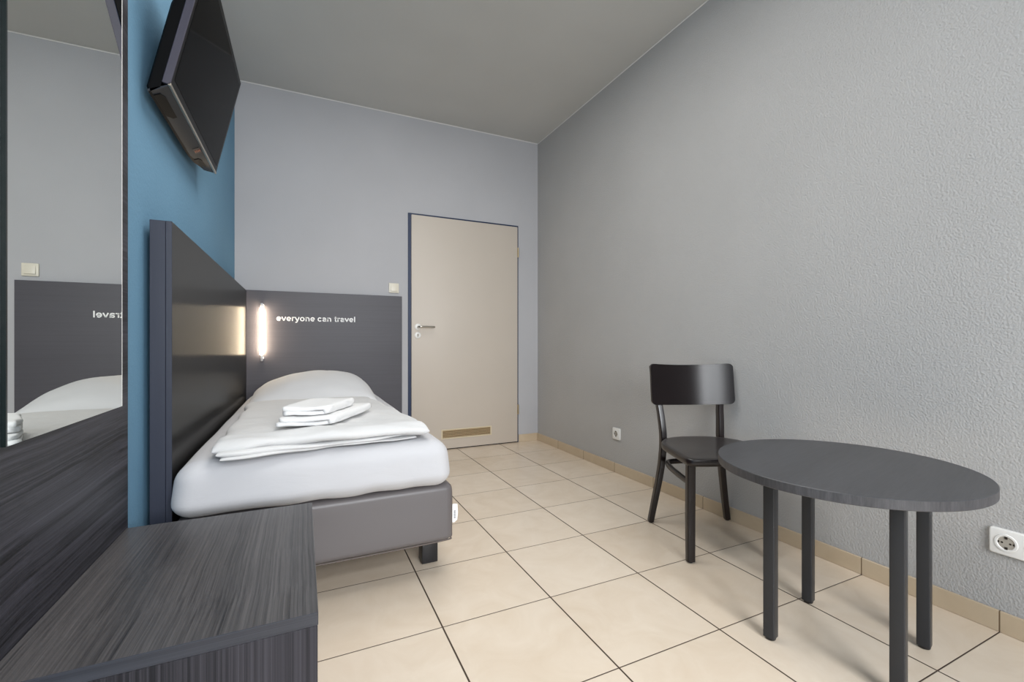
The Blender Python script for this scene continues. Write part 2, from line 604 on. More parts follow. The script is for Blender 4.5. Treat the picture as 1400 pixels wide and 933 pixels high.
# wall behind the camera with its window opening
WX0, WX1, WZ0, WZ1 = -0.05, 1.35, 0.30, 2.15
bm = bmesh.new()
box(bm, XL, WX0, YB - 0.1, YB, 0, ZC)
box(bm, WX1, XR, YB - 0.1, YB, 0, ZC)
box(bm, WX0, WX1, YB - 0.1, YB, 0, WZ0)
box(bm, WX0, WX1, YB - 0.1, YB, WZ1, ZC)
struct('wall_back', bm, M['wall'])
win = thing('window_1', ((WX0 + WX1) / 2, YB - 0.05, WZ0), kind='structure')
bm = bmesh.new()
for x0, x1, z0, z1 in ((WX0, WX0 + 0.06, WZ0, WZ1), (WX1 - 0.06, WX1, WZ0, WZ1), (WX0 + 0.06, WX1 - 0.06, WZ0, WZ0 + 0.06),
                       (WX0 + 0.06, WX1 - 0.06, WZ1 - 0.06, WZ1), ((WX0 + WX1) / 2 - 0.04, (WX0 + WX1) / 2 + 0.04, WZ0 + 0.06, WZ1 - 0.06)):
    box(bm, x0, x1, YB - 0.08, YB - 0.02, z0, z1, 0.004)
obj('frame', bm, M['winframe'], win)
obj('pane', B(WX0 + 0.05, WX1 - 0.05, YB - 0.052, YB - 0.048, WZ0 + 0.05, WZ1 - 0.05), M['glass'], win)

# skirting tiles and the pale joint filler under the ceiling
struct('baseboard_right', B(XR - 0.009, XR, YB, YF, 0, 0.068, 0.002, 1), M['skirt'])
struct('baseboard_far', B(DX1 + 0.003, XR - 0.009, YF - 0.009, YF, 0, 0.068, 0.002, 1), M['skirt'])
struct('trim_1', B(XR - 0.007, XR, YB, YF - 0.007, ZC - 0.007, ZC, 0.002, 1), M['caulk'])
struct('trim_2', B(XL, XR, YF - 0.007, YF, ZC - 0.007, ZC, 0.002, 1), M['caulk'])

# ------------------------------------------------------------------ door
door = thing('door_1', ((DX0 + DX1) / 2, YF, 0), kind='structure')
bm = bmesh.new()
box(bm, DX0, DX0 + 0.032, YF - 0.006, YF + 0.07, 0, DZ, 0.002, 1)
box(bm, DX1 - 0.016, DX1, YF - 0.006, YF + 0.07, 0, DZ, 0.002, 1)
box(bm, DX0 + 0.032, DX1 - 0.016, YF - 0.006, YF + 0.07, DZ - 0.017, DZ, 0.002, 1)
obj('door_frame', bm, M['frame'], door)
LX0, LX1, LZ0, LZ1 = DX0 + 0.026, DX1 - 0.014, 0.009, DZ - 0.015
leaf = obj('door_leaf', B(LX0, LX1, YF - 0.019, YF + 0.02, LZ0, LZ1, 0.003, 2), M['door'], door, angle=40)
# dark strip painted as the shade of the gap beneath the leaf
obj('leaf_gap_shade', B(LX0 + 0.01, LX1 - 0.004, YF - 0.004, YF + 0.06, 0.0, 0.008), M['gap'], door)
yl = YF - 0.019
hnd = obj('handle', lathe(bmesh.new(), [(0.0265, 0.0), (0.0265, -0.006), (0.022, -0.009), (0.010, -0.010), (0.009, -0.05)], (0.866, yl, 1.056), 'Y', 28), M['whiteplastic'], leaf, angle=40)
hnd['label'] = 'white round rose of the door handle'
bm = bmesh.new()
sweep(bm, smooth_path([(0.866, yl - 0.036, 1.056), (0.868, yl - 0.052, 1.056), (0.885, yl - 0.058, 1.056), (0.93, yl - 0.055, 1.056), (0.985, yl - 0.052, 1.055), (0.992, yl - 0.045, 1.055)], 5), 0.019, 0.016, Vector((0, 0, 1)), 12, 2.5)
lv = obj('lever', bm, M['chrome'], hnd, angle=50)
lv['label'] = 'satin steel door lever'
ros = obj('lock_rosette', lathe(bmesh.new(), [(0.0265, 0.0), (0.0265, -0.006), (0.022, -0.009), (0.001, -0.009)], (0.865, yl, 0.985), 'Y', 28), M['whiteplastic'], leaf, angle=40)
ros['label'] = 'white round lock rosette below the handle'
bm = bmesh.new()
lathe(bm, [(0.0085, 0.0), (0.0085, -0.0115), (0.006, -0.012)], (0.865, yl, 0.988), 'Y', 20)
box(bm, 0.8635, 0.8665, yl - 0.0135, yl - 0.012, 0.983, 0.993)
box(bm, 0.8615, 0.8685, yl - 0.0115, yl, 0.972, 0.981)
obj('key_cylinder', bm, M['socketcup'], ros, angle=40)
for zz in (1.757, 0.306):
    bm = bmesh.new()
    lathe(bm, [(0.004, -0.045), (0.0075, -0.043), (0.0075, -0.0008), (0.0062, -0.0006), (0.0062, 0.0006), (0.0075, 0.0008), (0.0075, 0.043), (0.004, 0.045)], (DX1 - 0.010, YF - 0.022, zz), 'Z', 16)
    obj('hinge', bm, M['brass'], door, angle=40)['label'] = 'brass coloured door hinge'
# ventilation grille low in the leaf
vx0, vx1, vz0, vz1 = 1.066, 1.527, 0.094, 0.176
bm = bmesh.new()
for a in ((vx0, vx1, vz1 - 0.009, vz1), (vx0, vx1, vz0, vz0 + 0.009), (vx0, vx0 + 0.011, vz0 + 0.009, vz1 - 0.009), (vx1 - 0.011, vx1, vz0 + 0.009, vz1 - 0.009)):
    box(bm, a[0], a[1], yl - 0.007, yl, a[2], a[3], 0.0015, 1)
vent = obj('vent', bm, M['vent'], leaf)
vent['label'] = 'cream ventilation grille at the foot of the door'
obj('vent_recess', B(vx0 + 0.01, vx1 - 0.01, yl - 0.0012, yl, vz0 + 0.008, vz1 - 0.008), M['dark'], vent)
bm = bmesh.new()
for k in range(5):
    z = vz0 + 0.0155 + k * 0.0128
    vs = [Vector((x, y, zz)) for x in (vx0 + 0.011, vx1 - 0.011) for y, zz in ((yl - 0.0015, z + 0.0045), (yl - 0.0062, z - 0.0022), (yl - 0.0048, z - 0.0042), (yl - 0.0015, z + 0.0015))]
    v = [bm.verts.new(p) for p in vs]
    for q in ((0, 1, 5, 4), (1, 2, 6, 5), (2, 3, 7, 6), (3, 0, 4, 7)):
        bm.faces.new([v[i] for i in q])
    bm.faces.new(v[:4]); bm.faces.new(v[4:])
obj('louvre_slats', bm, M['slat'], vent)

# ------------------------------------------------------------------ light switch by the door
sw = thing('light_switch', (0.673, YF, 1.372), 'cream rocker light switch on the white wall between headboard and door frame', 'light switch')
obj('cover_frame', B(0.633, 0.713, YF - 0.009, YF, 1.332, 1.412, 0.004, 3), M['cream'], sw, angle=35)
bm = bmesh.new()
box(bm, 0.646, 0.700, YF - 0.0145, YF - 0.008, 1.345, 1.399, 0.003, 2)
for v in bm.verts:
    if v.co.y < YF - 0.01:
        v.co.y += (v.co.z - 1.372) * 0.10
obj('rocker', bm, M['cream'], sw, angle=35)

# ------------------------------------------------------------------ sockets on the right-hand wall
def socket(name, yc, zc, label, gangs=1):
    w = 0.041
    y0 = yc + w
    y1 = yc - w - 0.071 * (gangs - 1)
    t = thing(name, (XR, (y0 + y1) / 2, zc), label, 'power socket')
    plate = bmesh.new()
    box(plate, XR - 0.011, XR, y1, y0, zc - w, zc + w)
    es = [e for e in plate.edges if abs(e.verts[0].co.x - e.verts[1].co.x) > 0.005]
    bmesh.ops.bevel(plate, geom=es, offset=0.008, segments=4, affect='EDGES', profile=0.5)
    es = [e for e in plate.edges if e.verts[0].co.x < XR - 0.0105 and e.verts[1].co.x < XR - 0.0105]
    bmesh.ops.bevel(plate, geom=es, offset=0.004, segments=3, affect='EDGES', profile=0.5)
    obj('cover_frame', plate, M['whiteplastic'], t, angle=40)
    for g in range(gangs):
        c = (XR, yc - 0.071 * g, zc)
        # raised lip, sloped cup wall and cup floor
        ins = obj('socket_insert', lathe(bmesh.new(), [(0.0275, -0.0105), (0.0265, -0.0135), (0.0215, -0.0135), (0.0205, -0.0125), (0.0195, -0.0113), (0.0002, -0.0113)], c, 'X', 36, cap=False), M['whiteplastic'], t, angle=40)
        cup = obj('socket_cup', lathe(bmesh.new(), [(0.0198, -0.01145), (0.0001, -0.0115)], c, 'X', 36), M['socketcup'], ins)
        cup['label'] = 'greyer cup of the socket'
        holes = bmesh.new()
        for dy in (-0.0095, 0.0095):
            lathe(holes, [(0.0030, -0.0116), (0.0029, -0.0120)], (XR, c[1] + dy, zc), 'X', 14)
        for dz in (-1, 1):
            box(holes, XR - 0.0128, XR - 0.0116, c[1] - 0.0035, c[1] + 0.0035, zc + dz * 0.0165 - 0.004, zc + dz * 0.0165 + 0.004)
        for dy in (-1, 1):
            box(holes, XR - 0.0122, XR - 0.0116, c[1] + dy * 0.0175 - 0.002, c[1] + dy * 0.0175 + 0.002, zc - 0.003, zc + 0.003)
        obj('contact_holes', holes, M['dark'], ins)['label'] = 'dark contact holes'
    return t
socket('wall_socket', 2.632, 0.277, 'small white single power socket on the wall, left of the chair')
socket('wall_socket', 0.634, 0.291, 'large white power socket plate on the wall to the right of the round table', 2)

# ------------------------------------------------------------------ wood panel with the mirror
XP = -0.422
pan = thing('wall_panel', (XP, 1.16, 0), 'dark streaked wood panel standing against the blue wall behind the mirror', 'wall panel')
obj('board', B(XL, XP, 0.78, 1.567, 0, 2.25, 0.0015, 1), M['panel'], pan)
MY0, MY1, MZ0, MZ1, XM = 0.995, 1.502, 0.762, 2.05, -0.416
mir = thing('wall_mirror', (XM, (MY0 + MY1) / 2, MZ0), 'tall frameless mirror on the dark wood panel, reflecting bed and far wall', 'mirror')
obj('backing', B(XP, XM - 0.0008, MY0 + 0.001, MY1 - 0.001, MZ0 + 0.001, MZ1), M['mirrordark'], mir)
obj('mirror_glass', B(XM - 0.0008, XM, MY0, MY1 - 0.004, MZ0, MZ1), M['mirror'], mir)
bm = bmesh.new()
bmp = [(XM, MY1 - 0.004), (XM + 0.0004, MY1 - 0.0015), (XM - 0.0006, MY1), (XM - 0.0055, MY1 + 0.0004), (XM - 0.0055, MY1 - 0.004)]
a = ring(bm, [(x, y, MZ0) for x, y in bmp]); b_ = ring(bm, [(x, y, MZ1) for x, y in bmp])
bridge(bm, a, b_); bm.faces.new(a); bm.faces.new(b_)
e = obj('glass_edge', bm, M['edgeglint'], mir)
e['label'] = 'mirror edge coloured white for its glint'
obj('glass_edge', B(XP, XM + 0.0006, MY0 - 0.004, MY0, MZ0, MZ1), M['mirrordark'], mir)['label'] = 'dark green edge of the mirror'

# ------------------------------------------------------------------ luggage bench
BX0, BX1, BY0, BY1, BZ = XP, 0.0255, 0.915, 1.552, 0.432
ben = thing('luggage_bench', ((BX0 + BX1) / 2, (BY0 + BY1) / 2, 0), 'low dark grey wood grain bench below the mirror at the foot of the bed', 'bench')
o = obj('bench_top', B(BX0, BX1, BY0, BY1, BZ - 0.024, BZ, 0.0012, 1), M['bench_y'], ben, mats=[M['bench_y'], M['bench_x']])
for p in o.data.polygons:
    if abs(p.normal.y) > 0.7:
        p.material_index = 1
zt = BZ - 0.0245
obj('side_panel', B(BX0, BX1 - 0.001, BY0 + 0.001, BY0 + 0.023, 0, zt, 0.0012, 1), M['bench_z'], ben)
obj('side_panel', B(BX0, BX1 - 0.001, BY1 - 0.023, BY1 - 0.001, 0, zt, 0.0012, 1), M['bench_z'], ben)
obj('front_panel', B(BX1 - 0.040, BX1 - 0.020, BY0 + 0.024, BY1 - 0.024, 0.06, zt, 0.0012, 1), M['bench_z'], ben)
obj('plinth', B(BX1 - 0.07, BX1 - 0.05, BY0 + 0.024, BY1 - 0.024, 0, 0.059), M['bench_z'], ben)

# ------------------------------------------------------------------ headboards
HX = -0.368
HY0 = 1.765
sh = thing('side_headboard', ((XL + HX) / 2, (HY0 + YF) / 2, 0), 'long dark glossy headboard board along the blue wall beside the bed', 'headboard')
obj('backing_board', B(XL + 0.016, HX - 0.0165, HY0, YF - 0.002, 0, 1.304, 0.001, 1), M['hb_end'], sh)
o = obj('front_board', B(HX - 0.016, HX, HY0, YF - 0.001, 0, 1.304, 0.001, 1), M['hb_side'], sh, mats=[M['hb_side'], M['hb_end']])
for p in o.data.polygons:
    if p.normal.y < -0.7:
        p.material_index = 1
obj('wall_batten', B(XL + 0.001, XL + 0.0155, HY0 + 0.10, YF - 0.02, 0.1, 1.28), M['gap'], sh)
HBY = YF - 0.03
hb = thing('headboard', ((HX + 0.734) / 2, (HBY + YF) / 2, 0), 'slate grey headboard with white lettering on the far wall behind the pillow', 'headboard')
obj('headboard_panel', B(HX + 0.0015, 0.734, HBY, YF - 0.001, 0, 1.304, 0.001, 1), M['hb_back'], hb)
# lettering: bold sans strokes, one part per word
def arc(cx, cy, rx, ry, a0, a1, n=18):
    return [(cx + rx * math.cos(math.radians(a0 + (a1 - a0) * k / n)), cy + ry * math.sin(math.radians(a0 + (a1 - a0) * k / n))) for k in range(n + 1)]
SW = 0.132
GLYPH = {
    'e': (0.556, [(arc(0.283, 0.262, 0.196, 0.212, 2, 318), SW), ([(0.10, 0.252), (0.545 - 0.02, 0.252)], 0.098)]),
    'v': (0.556, [([(0.060, 0.519), (0.278, 0.03)], SW), ([(0.496, 0.519), (0.278, 0.03)], SW)]),
    'r': (0.389, [([(0.135, 0.0), (0.135, 0.519)], SW), ([(0.135, 0.30), (0.165, 0.39), (0.22, 0.445), (0.29, 0.468), (0.375, 0.452)], SW)]),
    'y': (0.556, [([(0.060, 0.519), (0.285, 0.01)], SW), ([(0.496, 0.519), (0.315, 0.02), (0.270, -0.085), (0.225, -0.135), (0.16, -0.152), (0.075, -0.142)], SW)]),
    'o': (0.611, [(arc(0.305, 0.26, 0.202, 0.212, 0, 360, 28), SW)]),
    'n': (0.611, [([(0.137, 0.0), (0.137, 0.519)], SW), ([(0.137, 0.28), (0.165, 0.40), (0.24, 0.458), (0.325, 0.462), (0.42, 0.425), (0.472, 0.33), (0.475, 0.0)], SW)]),
    'c': (0.556, [(arc(0.290, 0.26, 0.198, 0.212, 38, 322), SW)]),
    'a': (0.556, [([(0.085, 0.375), (0.14, 0.44), (0.22, 0.466), (0.32, 0.462), (0.40, 0.42), (0.43, 0.34), (0.43, 0.10), (0.47, 0.0)], SW), ([(0.43, 0.285), (0.26, 0.265), (0.15, 0.225), (0.105, 0.15), (0.13, 0.08), (0.20, 0.047), (0.29, 0.055), (0.37, 0.10), (0.43, 0.18)], SW * 0.9)]),
    't': (0.333, [([(0.165, 0.66), (0.165, 0.15), (0.185, 0.075), (0.235, 0.048), (0.315, 0.055)], SW), ([(0.025, 0.470), (0.315, 0.470)], 0.098)]),
    'l': (0.278, [([(0.139, 0.0), (0.139, 0.716)], SW)]),
}
EM = 0.545 / 9.24
def stroke(bm, pts, w, x0, z0):
    P = [Vector((p[0], p[1])) for p in pts]
    L, R = [], []
    closed = (P[0] - P[-1]).length < 1e-4
    n = len(P)
    for i in range(n):
        a = P[i - 1] if i > 0 else (P[-2] if closed else P[0])
        c = P[i + 1] if i < n - 1 else (P[1] if closed else P[-1])
        t = (c - a).normalized()
        nn = Vector((-t.y, t.x)) * w / 2
        for lst, q in ((L, P[i] + nn), (R, P[i] - nn)):
            lst.append([bm.verts.new((x0 + q.x * EM, yy, z0 + q.y * EM)) for yy in (HBY - 0.0016, HBY - 0.0002)])
    for i in range(n - 1):
        bm.faces.new((L[i][0], L[i + 1][0], R[i + 1][0], R[i][0]))
        bm.faces.new((L[i][0], L[i][1], L[i + 1][1], L[i + 1][0]))
        bm.faces.new((R[i][0], R[i + 1][0], R[i + 1][1], R[i][1]))
xc = -0.176
for word in ('everyone', 'can', 'travel'):
    bm = bmesh.new()
    for chn in word:
        adv, strokes = GLYPH[chn]
        for pts, wdt in strokes:
            stroke(bm, pts, wdt, xc, 1.0850)
        xc += adv * EM
    xc += 0.278 * EM
    lt = obj('lettering', bm, M['letter'], hb)
    lt['label'] = 'white lettering of the word ' + word

# reading lamp: a glowing tube held by two chrome ends
lx, ly = -0.266, HBY - 0.035
lamp = thing('wall_lamp', (lx, HBY, 0.996), 'slim glowing warm tube lamp upright on the slate headboard left of the lettering', 'lamp')
obj('tube', lathe(bmesh.new(), [(0.009, 0.838), (0.0115, 0.842), (0.0115, 1.174), (0.009, 1.178)], (lx, ly, 0), 'Z', 24), M['tube'], lamp, angle=40)
for z0, z1, zb in ((0.790, 0.8375, 0.812), (1.1785, 1.208, 1.195)):
    bm = lathe(bmesh.new(), [(0.006, z0), (0.0085, z0 + 0.003), (0.0085, z1 - 0.004), (0.007, z1)], (lx, ly, 0), 'Z', 20)
    lathe(bm, [(0.0055, 0.0), (0.0055, -0.03)], (lx, HBY, zb), 'Y', 14)
    lathe(bm, [(0.012, 0.0), (0.012, -0.004), (0.009, -0.005)], (lx, HBY, zb), 'Y', 18)
    obj('end_holder', bm, M['lampend'], lamp, angle=40)['label'] = 'chrome end holder of the tube'

# ------------------------------------------------------------------ bed base
BBX0, BBX1, BBY0, BBY1 = HX + 0.006, 0.535, 1.738, HBY - 0.006
bb = thing('bed_base', ((BBX0 + BBX1) / 2, (BBY0 + BBY1) / 2, 0), 'grey artificial leather box spring base under the white mattress', 'bed base')
def base_fn(p):
    q = p.copy()
    q.y += 0.004 * noise.noise(Vector((p.x * 5, 2.0, p.z * 7))) if p.y < 1.8 else 0
    return q
obj('upholstery', round_box(bmesh.new(), BBX0, BBX1, BBY0, BBY1, 0.145, 0.371, (0.032, 0.032, 0.026), (26, 40, 16), base_fn), M['leather'], bb, smooth=True)
bm = bmesh.new()
for yy in (BBY0 + 0.006,):
    sweep(bm, smooth_path([(BBX0 + 0.03, yy + 0.008, 0.1475), (0.2, yy + 0.006, 0.146), (BBX1 - 0.04, yy + 0.008, 0.1475), (BBX1 - 0.009, yy + 0.010, 0.157), (BBX1 - 0.005, yy + 0.011, 0.19), (BBX1 - 0.005, yy + 0.011, 0.33), (BBX1 - 0.011, yy + 0.012, 0.362)], 8), 0.006, 0.006, Vector((0, 1, 0.01)), 8, 2)
obj('piping', bm, M['seam'], bb, smooth=True)['label'] = 'brownish seam piping'
for lx0 in (0.445, BBX0 + 0.03):
    for ly0 in (1.888, 3.60):
        lg = obj('leg', B(lx0, lx0 + 0.066, ly0, ly0 + 0.066, 0.004, 0.146, 0.003, 2), M['blackwood'], bb, angle=40)
        obj('glide', B(lx0 + 0.01, lx0 + 0.056, ly0 + 0.01, ly0 + 0.056, 0, 0.0045), M['glide'], lg)
bm = bmesh.new()
ty = 1.772
pp = [(BBX1 - 0.001, 0.276), (BBX1 + 0.012, 0.2775), (BBX1 + 0.025, 0.275), (BBX1 + 0.027, 0.240), (BBX1 + 0.024, 0.212), (BBX1 + 0.012, 0.203), (BBX1 - 0.001, 0.205)]
a = ring(bm, [(x, ty, z) for x, z in pp]); b_ = ring(bm, [(x, ty + 0.0012, z) for x, z in pp])
bridge(bm, a, b_); bm.faces.new(a); bm.faces.new(b_)
tg = obj('care_tag', bm, M['tag'], bb)
tg['label'] = 'white fabric tag at the side seam'
bm = bmesh.new()
for k in range(5):
    z = 0.246 - k * 0.0065
    box(bm, BBX1 + 0.010, BBX1 + 0.017, ty - 0.0006, ty + 0.0002, z, z + 0.0042)
obj('tag_print', bm, M['tagprint'], tg)

# ------------------------------------------------------------------ mattress in a fitted sheet
mx0, mx1, my0, my1, mz0, mz1 = HX + 0.004, 0.515, 1.676, HBY - 0.01, 0.374, 0.553
def mat_fn(p):
    q = p.copy()
    t = (p.z - mz0) / (mz1 - mz0)
    # belly low, pulled in towards the top
    pull = 0.022 * max(0.0, t - 0.25) ** 1.5
    cx, cy = (mx0 + mx1) / 2, (my0 + my1) / 2
    q.x += -pull * (1 if p.x > cx else -1) * min(1, abs(p.x - cx) / 0.3)
    if p.y < 1.8:
        q.y += pull * 1.2
        q.z += 0.007 * (0.5 + noise.noise(Vector((p.x * 9, 0.3, 0.1)))) * (1 - t) if t < 0.4 else 0
        if t < 0.25:
            q.y += 0.012 * (0.25 - t) * 4
    q.z += 0.004 * noise.noise(Vector((p.x * 4, p.y * 3, 2.2))) * t
    q.y += 0.003 * noise.noise(Vector((p.x * 6, 1.1, p.z * 9)))
    return q
ma = obj('mattress', round_box(bmesh.new(), mx0, mx1, my0, my1, mz0, mz1, (0.06, 0.06, 0.055), (44, 70, 16), mat_fn), M['sheet'], None, smooth=True, loc=((mx0 + mx1) / 2, (my0 + my1) / 2, mz0))
tag(ma, 'white single mattress in a fitted sheet lying on the grey bed base', 'mattress')

# ------------------------------------------------------------------ pillow
def pil_top(u, v):
    x = 2 * u - 1
    xs_ = x - 0.16 * (1 - x * x)
    a = max(0.0, 1 - abs(xs_) ** 2.3) ** 0.62
    w = 2 * v - 1
    b = max(0.0, 1 - abs(w - 0.12 * (1 - w * w)) ** 2.6) ** 0.6
    return 0.552 + 0.018 + 0.162 * a * b
bm = soft_slab(bmesh.new(), (-0.285, 2.975), (0.425, 2.975), (0.445, 3.77), (-0.305, 3.77), lambda u, v: 0.5585, pil_top, (56, 50), (30, 30), 0.010, 3.1, None, 7, 0.012, 0.25)
tag(obj('pillow', bm, M['pillow'], None, smooth=True, loc=(0.07, 3.36, 0.552)), 'plump white pillow at the head of the bed against the slate headboard', 'pillow')

# ------------------------------------------------------------------ folded duvet: three stacked folds in one cloth
bm = bmesh.new()
def crease(u, v, p):
    a = 0.003 * noise.noise(Vector((u * 4, v * 3, 5.0)))
    # drag wrinkles fanning out from the front right corner and along the front fold
    r = math.hypot((1 - u) * 0.7, v * 1.2)
    th = math.atan2(v * 1.2, (1 - u) * 0.7 + 1e-4)
    a += 0.0035 * math.sin(th * 17 + 2 * noise.noise(Vector((r * 6, th * 2, 1)))) * math.exp(-((r - 0.28) / 0.2) ** 2)
    a += 0.0028 * math.sin(v * 95 + u * 5 + 3 * noise.noise(Vector((u * 5, v * 4, 9)))) * math.exp(-(v / 0.14) ** 2)
    return a
def lay(f0, f1, b1, b0, z0, z1, seed, ex, fn):
    soft_slab(bm, f0, f1, b1, b0, z0, z1, (60, 60), ex, 0.006, seed, fn, 6, 0.03, 0.5)
lay((-0.215, 1.664), (0.405, 1.745), (0.365, 2.90), (-0.255, 2.90), lambda u, v: 0.5585, lambda u, v: 0.571 + 0.002 * math.sin(u * 7), 1.0, (40, 60), lambda u, v, p: 0.0015 * math.sin(u * 11))
lay((-0.235, 1.667), (0.432, 1.752), (0.372, 2.91), (-0.255, 2.91), lambda u, v: 0.567, lambda u, v: 0.584 + 0.003 * math.sin(u * 5 + 1), 2.0, (40, 70), lambda u, v, p: 0.002 * math.sin(u * 8 + 1) * (1 - v))
def dtop(u, v):
    return 0.611 + 0.004 * math.sin(PI * u) - 0.010 * v + 0.008 * math.exp(-((v - 0.06) / 0.05) ** 2)
def dbot(u, v):
    return 0.577 - 0.020 * max(0.0, 1 - u / 0.16) ** 2 - 0.012 * max(0.0, (u - 0.85) / 0.15) ** 2
lay((-0.246, 1.680), (0.445, 1.735), (0.375, 2.925), (-0.258, 2.925), dbot, dtop, 3.0, (24, 30), crease)
tag(obj('duvet', bm, M['duvet'], None, smooth=True, loc=(0.09, 2.3, 0.55)), 'white folded duvet lying on the mattress in front of the pillow', 'duvet')

# ------------------------------------------------------------------ folded towels
def towel(FL, FR, BR, BL, z0, layers, th, seed, label, skew):
    bm = bmesh.new()
    for k in range(layers):
        g = 0.006 * noise.noise(Vector((k * 3.3, seed, 0.5)))
        z = z0 + k * th
        fx = skew * k
        soft_slab(bm, (FL[0] + g + fx, FL[1] + 0.5 * g), (FR[0] + 0.3 * g + fx * 0.2, FR[1] + g), BR, BL,
                  lambda u, v, z=z: z - 0.002, lambda u, v, z=z, k=k: z + th + 0.0015 * math.sin(u * 6 + k), (30, 30), (26, 30), 0.003, seed + k, lambda u, v, p, k=k: 0.002 * math.sin(u * 7 + k * 2) * (1 - v), 14, 0.010, 0.5, 0.10)
    # rolled fold along the right-hand edge
    a, b2 = Vector((FR[0], FR[1], 0)), Vector((BR[0], BR[1], 0))
    h = layers * th
    zc = z0 + h / 2
    path = [a.lerp(b2, t) + Vector((-0.010, 0.002, zc + 0.001 * math.sin(t * 9))) for t in [i / 14 for i in range(15)]]
    path[0] += Vector((0.0, 0.002, 0)); 
    ws = [0.024] * 15
    ws[0] = 0.016; ws[-1] = 0.014
    hs = [h * 1.02] * 15
    hs[0] = h * 0.8; hs[-1] = h * 0.7
    sweep(bm, path, ws, hs, Vector((0, 0, 1)), 18, 2.3)
    c = ((FL[0] + BR[0]) / 2, (FL[1] + BR[1]) / 2, z0)
    return tag(obj('towel', bm, M['towel'], None, smooth=True, loc=c), label, 'towel', 'folded towels on the bed')
ZD = 0.6240
towel((-0.105, 1.83), (0.10, 1.815), (0.285, 2.17), (0.06, 2.22), ZD, 2, 0.0150, 1.7, 'lower of the two folded white towels, lying directly on the duvet', 0.012)
towel((-0.080, 1.87), (0.085, 1.85), (0.205, 2.10), (0.03, 2.15), ZD + 0.0340, 2, 0.0150, 6.2, 'upper of the two folded white towels, stacked on the other towel', 0.004)

# ------------------------------------------------------------------ television on the blue wall
TL, TH, TT = 0.812, 0.453, math.radians(12.7)
ty0, txb, tzb = 1.720, -0.363, 1.709
tv = thing('television', (txb, ty0 + TL / 2, tzb), 'black flat television tilted down on the blue wall above the bed', 'television', rot=(0, TT, 0))
hl = TL / 2
# housing: the underside slopes down towards the wall, the far end tapers away
bm = bmesh.new()
secs = []
for yy, dep, drop, up in ((-hl + 0.004, 0.90, 0.92, 0.012), (-hl + 0.010, 1.0, 1.0, 0.004), (0.10, 1.0, 1.0, 0.0), (0.22, 1.0, 0.80, 0.0), (0.31, 0.96, 0.42, 0.0), (hl - 0.03, 0.82, 0.10, 0.004), (hl - 0.005, 0.5, 0.0, 0.012)):
    prof = [(-0.0225, 0.001), (-0.0225, -0.018 * drop), (-0.046 * dep, -0.042 * drop), (-0.055 * dep, -0.030 * drop + 0.004), (-0.056 * dep, 0.25), (-0.044 * dep, 0.33), (-0.036 * dep, TH - 0.012 - up), (-0.0225, TH - 0.002 - up)]
    secs.append(ring(bm, [(min(x, -0.0225), yy, z) for x, z in prof]))
for i in range(len(secs) - 1):
    bridge(bm, secs[i], secs[i + 1])
bm.faces.new(secs[0]); bm.faces.new(secs[-1])
hous = obj('housing', bm, M['tvback'], tv, local=True, angle=35)
bz = obj('bezel', B(-0.022, 0.0, -hl, hl, 0, TH, 0.0015, 1), M['black'], tv, local=True, mats=[M['black'], M['tvside'], M['tvbottom']])
for p in bz.data.polygons:
    if p.normal.y < -0.7:
        p.material_index = 1
    elif p.normal.z < -0.7:
        p.material_index = 2
obj('screen', B(-0.001, 0.0008, -hl + 0.022, hl - 0.022, 0.028, TH - 0.022), M['screen'], tv, local=True)
obj('trim_strip', B(-0.006, 0.0014, -hl, hl, -0.003, 0.006, 0.001, 1), M['strip'], tv, local=True)['label'] = 'champagne metal strip along the bottom of the screen'
# sloped underside: q runs along the slope from the front edge to the back edge
QD = Vector((-0.046, 0, -0.042)).normalized()
QN = Vector((-QD.z, 0, QD.x)) * -1.0
if QN.z > 0: QN = -QN
def slope(q, y, h=0.0, k=1.0):
    return Vector((-0.002, y, -0.0005)) + Vector((QD.x * q, 0, QD.z * q * k)) + QN * h
def kdrop(y):
    return 1.0 if y < 0.10 else max(0.06, 1.0 - ((y - 0.10) / (hl - 0.10)) ** 1.3)
bm = bmesh.new()
cols_ = []
for i in range(25):
    y = -hl + 0.004 + (2 * hl - 0.010) * i / 24
    k = kdrop(y)
    cols_.append([bm.verts.new(slope(q, y, h, k)) for q, h in ((0.0, 0.0), (0.020, 0.0012), (0.045, 0.0012), (0.0605, 0.0), (0.0605, -0.006), (0.0, -0.003))])
for i in range(24):
    bridge(bm, cols_[i], cols_[i + 1])
bm.faces.new(cols_[0]); bm.faces.new(cols_[-1])
bot = obj('bottom_cover', bm, M['tvbottom'], hous, local=True, angle=35)
bot['label'] = 'glossy slate underside'
def slope_prism(bm, pts, h0, h1):
    a = ring(bm, [slope(q, y, h0, kdrop(y)) for q, y in pts]); b_ = ring(bm, [slope(q, y, h1, kdrop(y)) for q, y in pts])
    bridge(bm, a, b_); bm.faces.new(a); bm.faces.new(b_)
    return bm
for y0, y1 in ((-hl + 0.03, -hl + 0.20), (0.19, 0.31)):
    bm = slope_prism(bmesh.new(), [(0.053, y0), (0.053, y1 - 0.03), (0.038, y1), (0.026, y1), (0.026, y0 + 0.03), (0.034, y0)], 0.0005, 0.0035)
    obj('speaker_grille', bm, M['tvback'], tv, local=True)['label'] = 'black speaker slot on the underside'
cp = obj('control_panel', slope_prism(bmesh.new(), [(0.034, 0.075), (0.034, 0.13), (0.010, 0.13), (0.010, 0.075)], 0.0005, 0.0030), M['glide'], tv, local=True)
for k in range(4):
    q0 = 0.011 + k * 0.0055
    obj('button', slope_prism(bmesh.new(), [(q0, 0.095), (q0 + 0.003, 0.095), (q0 + 0.003, 0.112), (q0, 0.112)], 0.0025, 0.0046), M['button'], cp, local=True)
bm = bmesh.new()
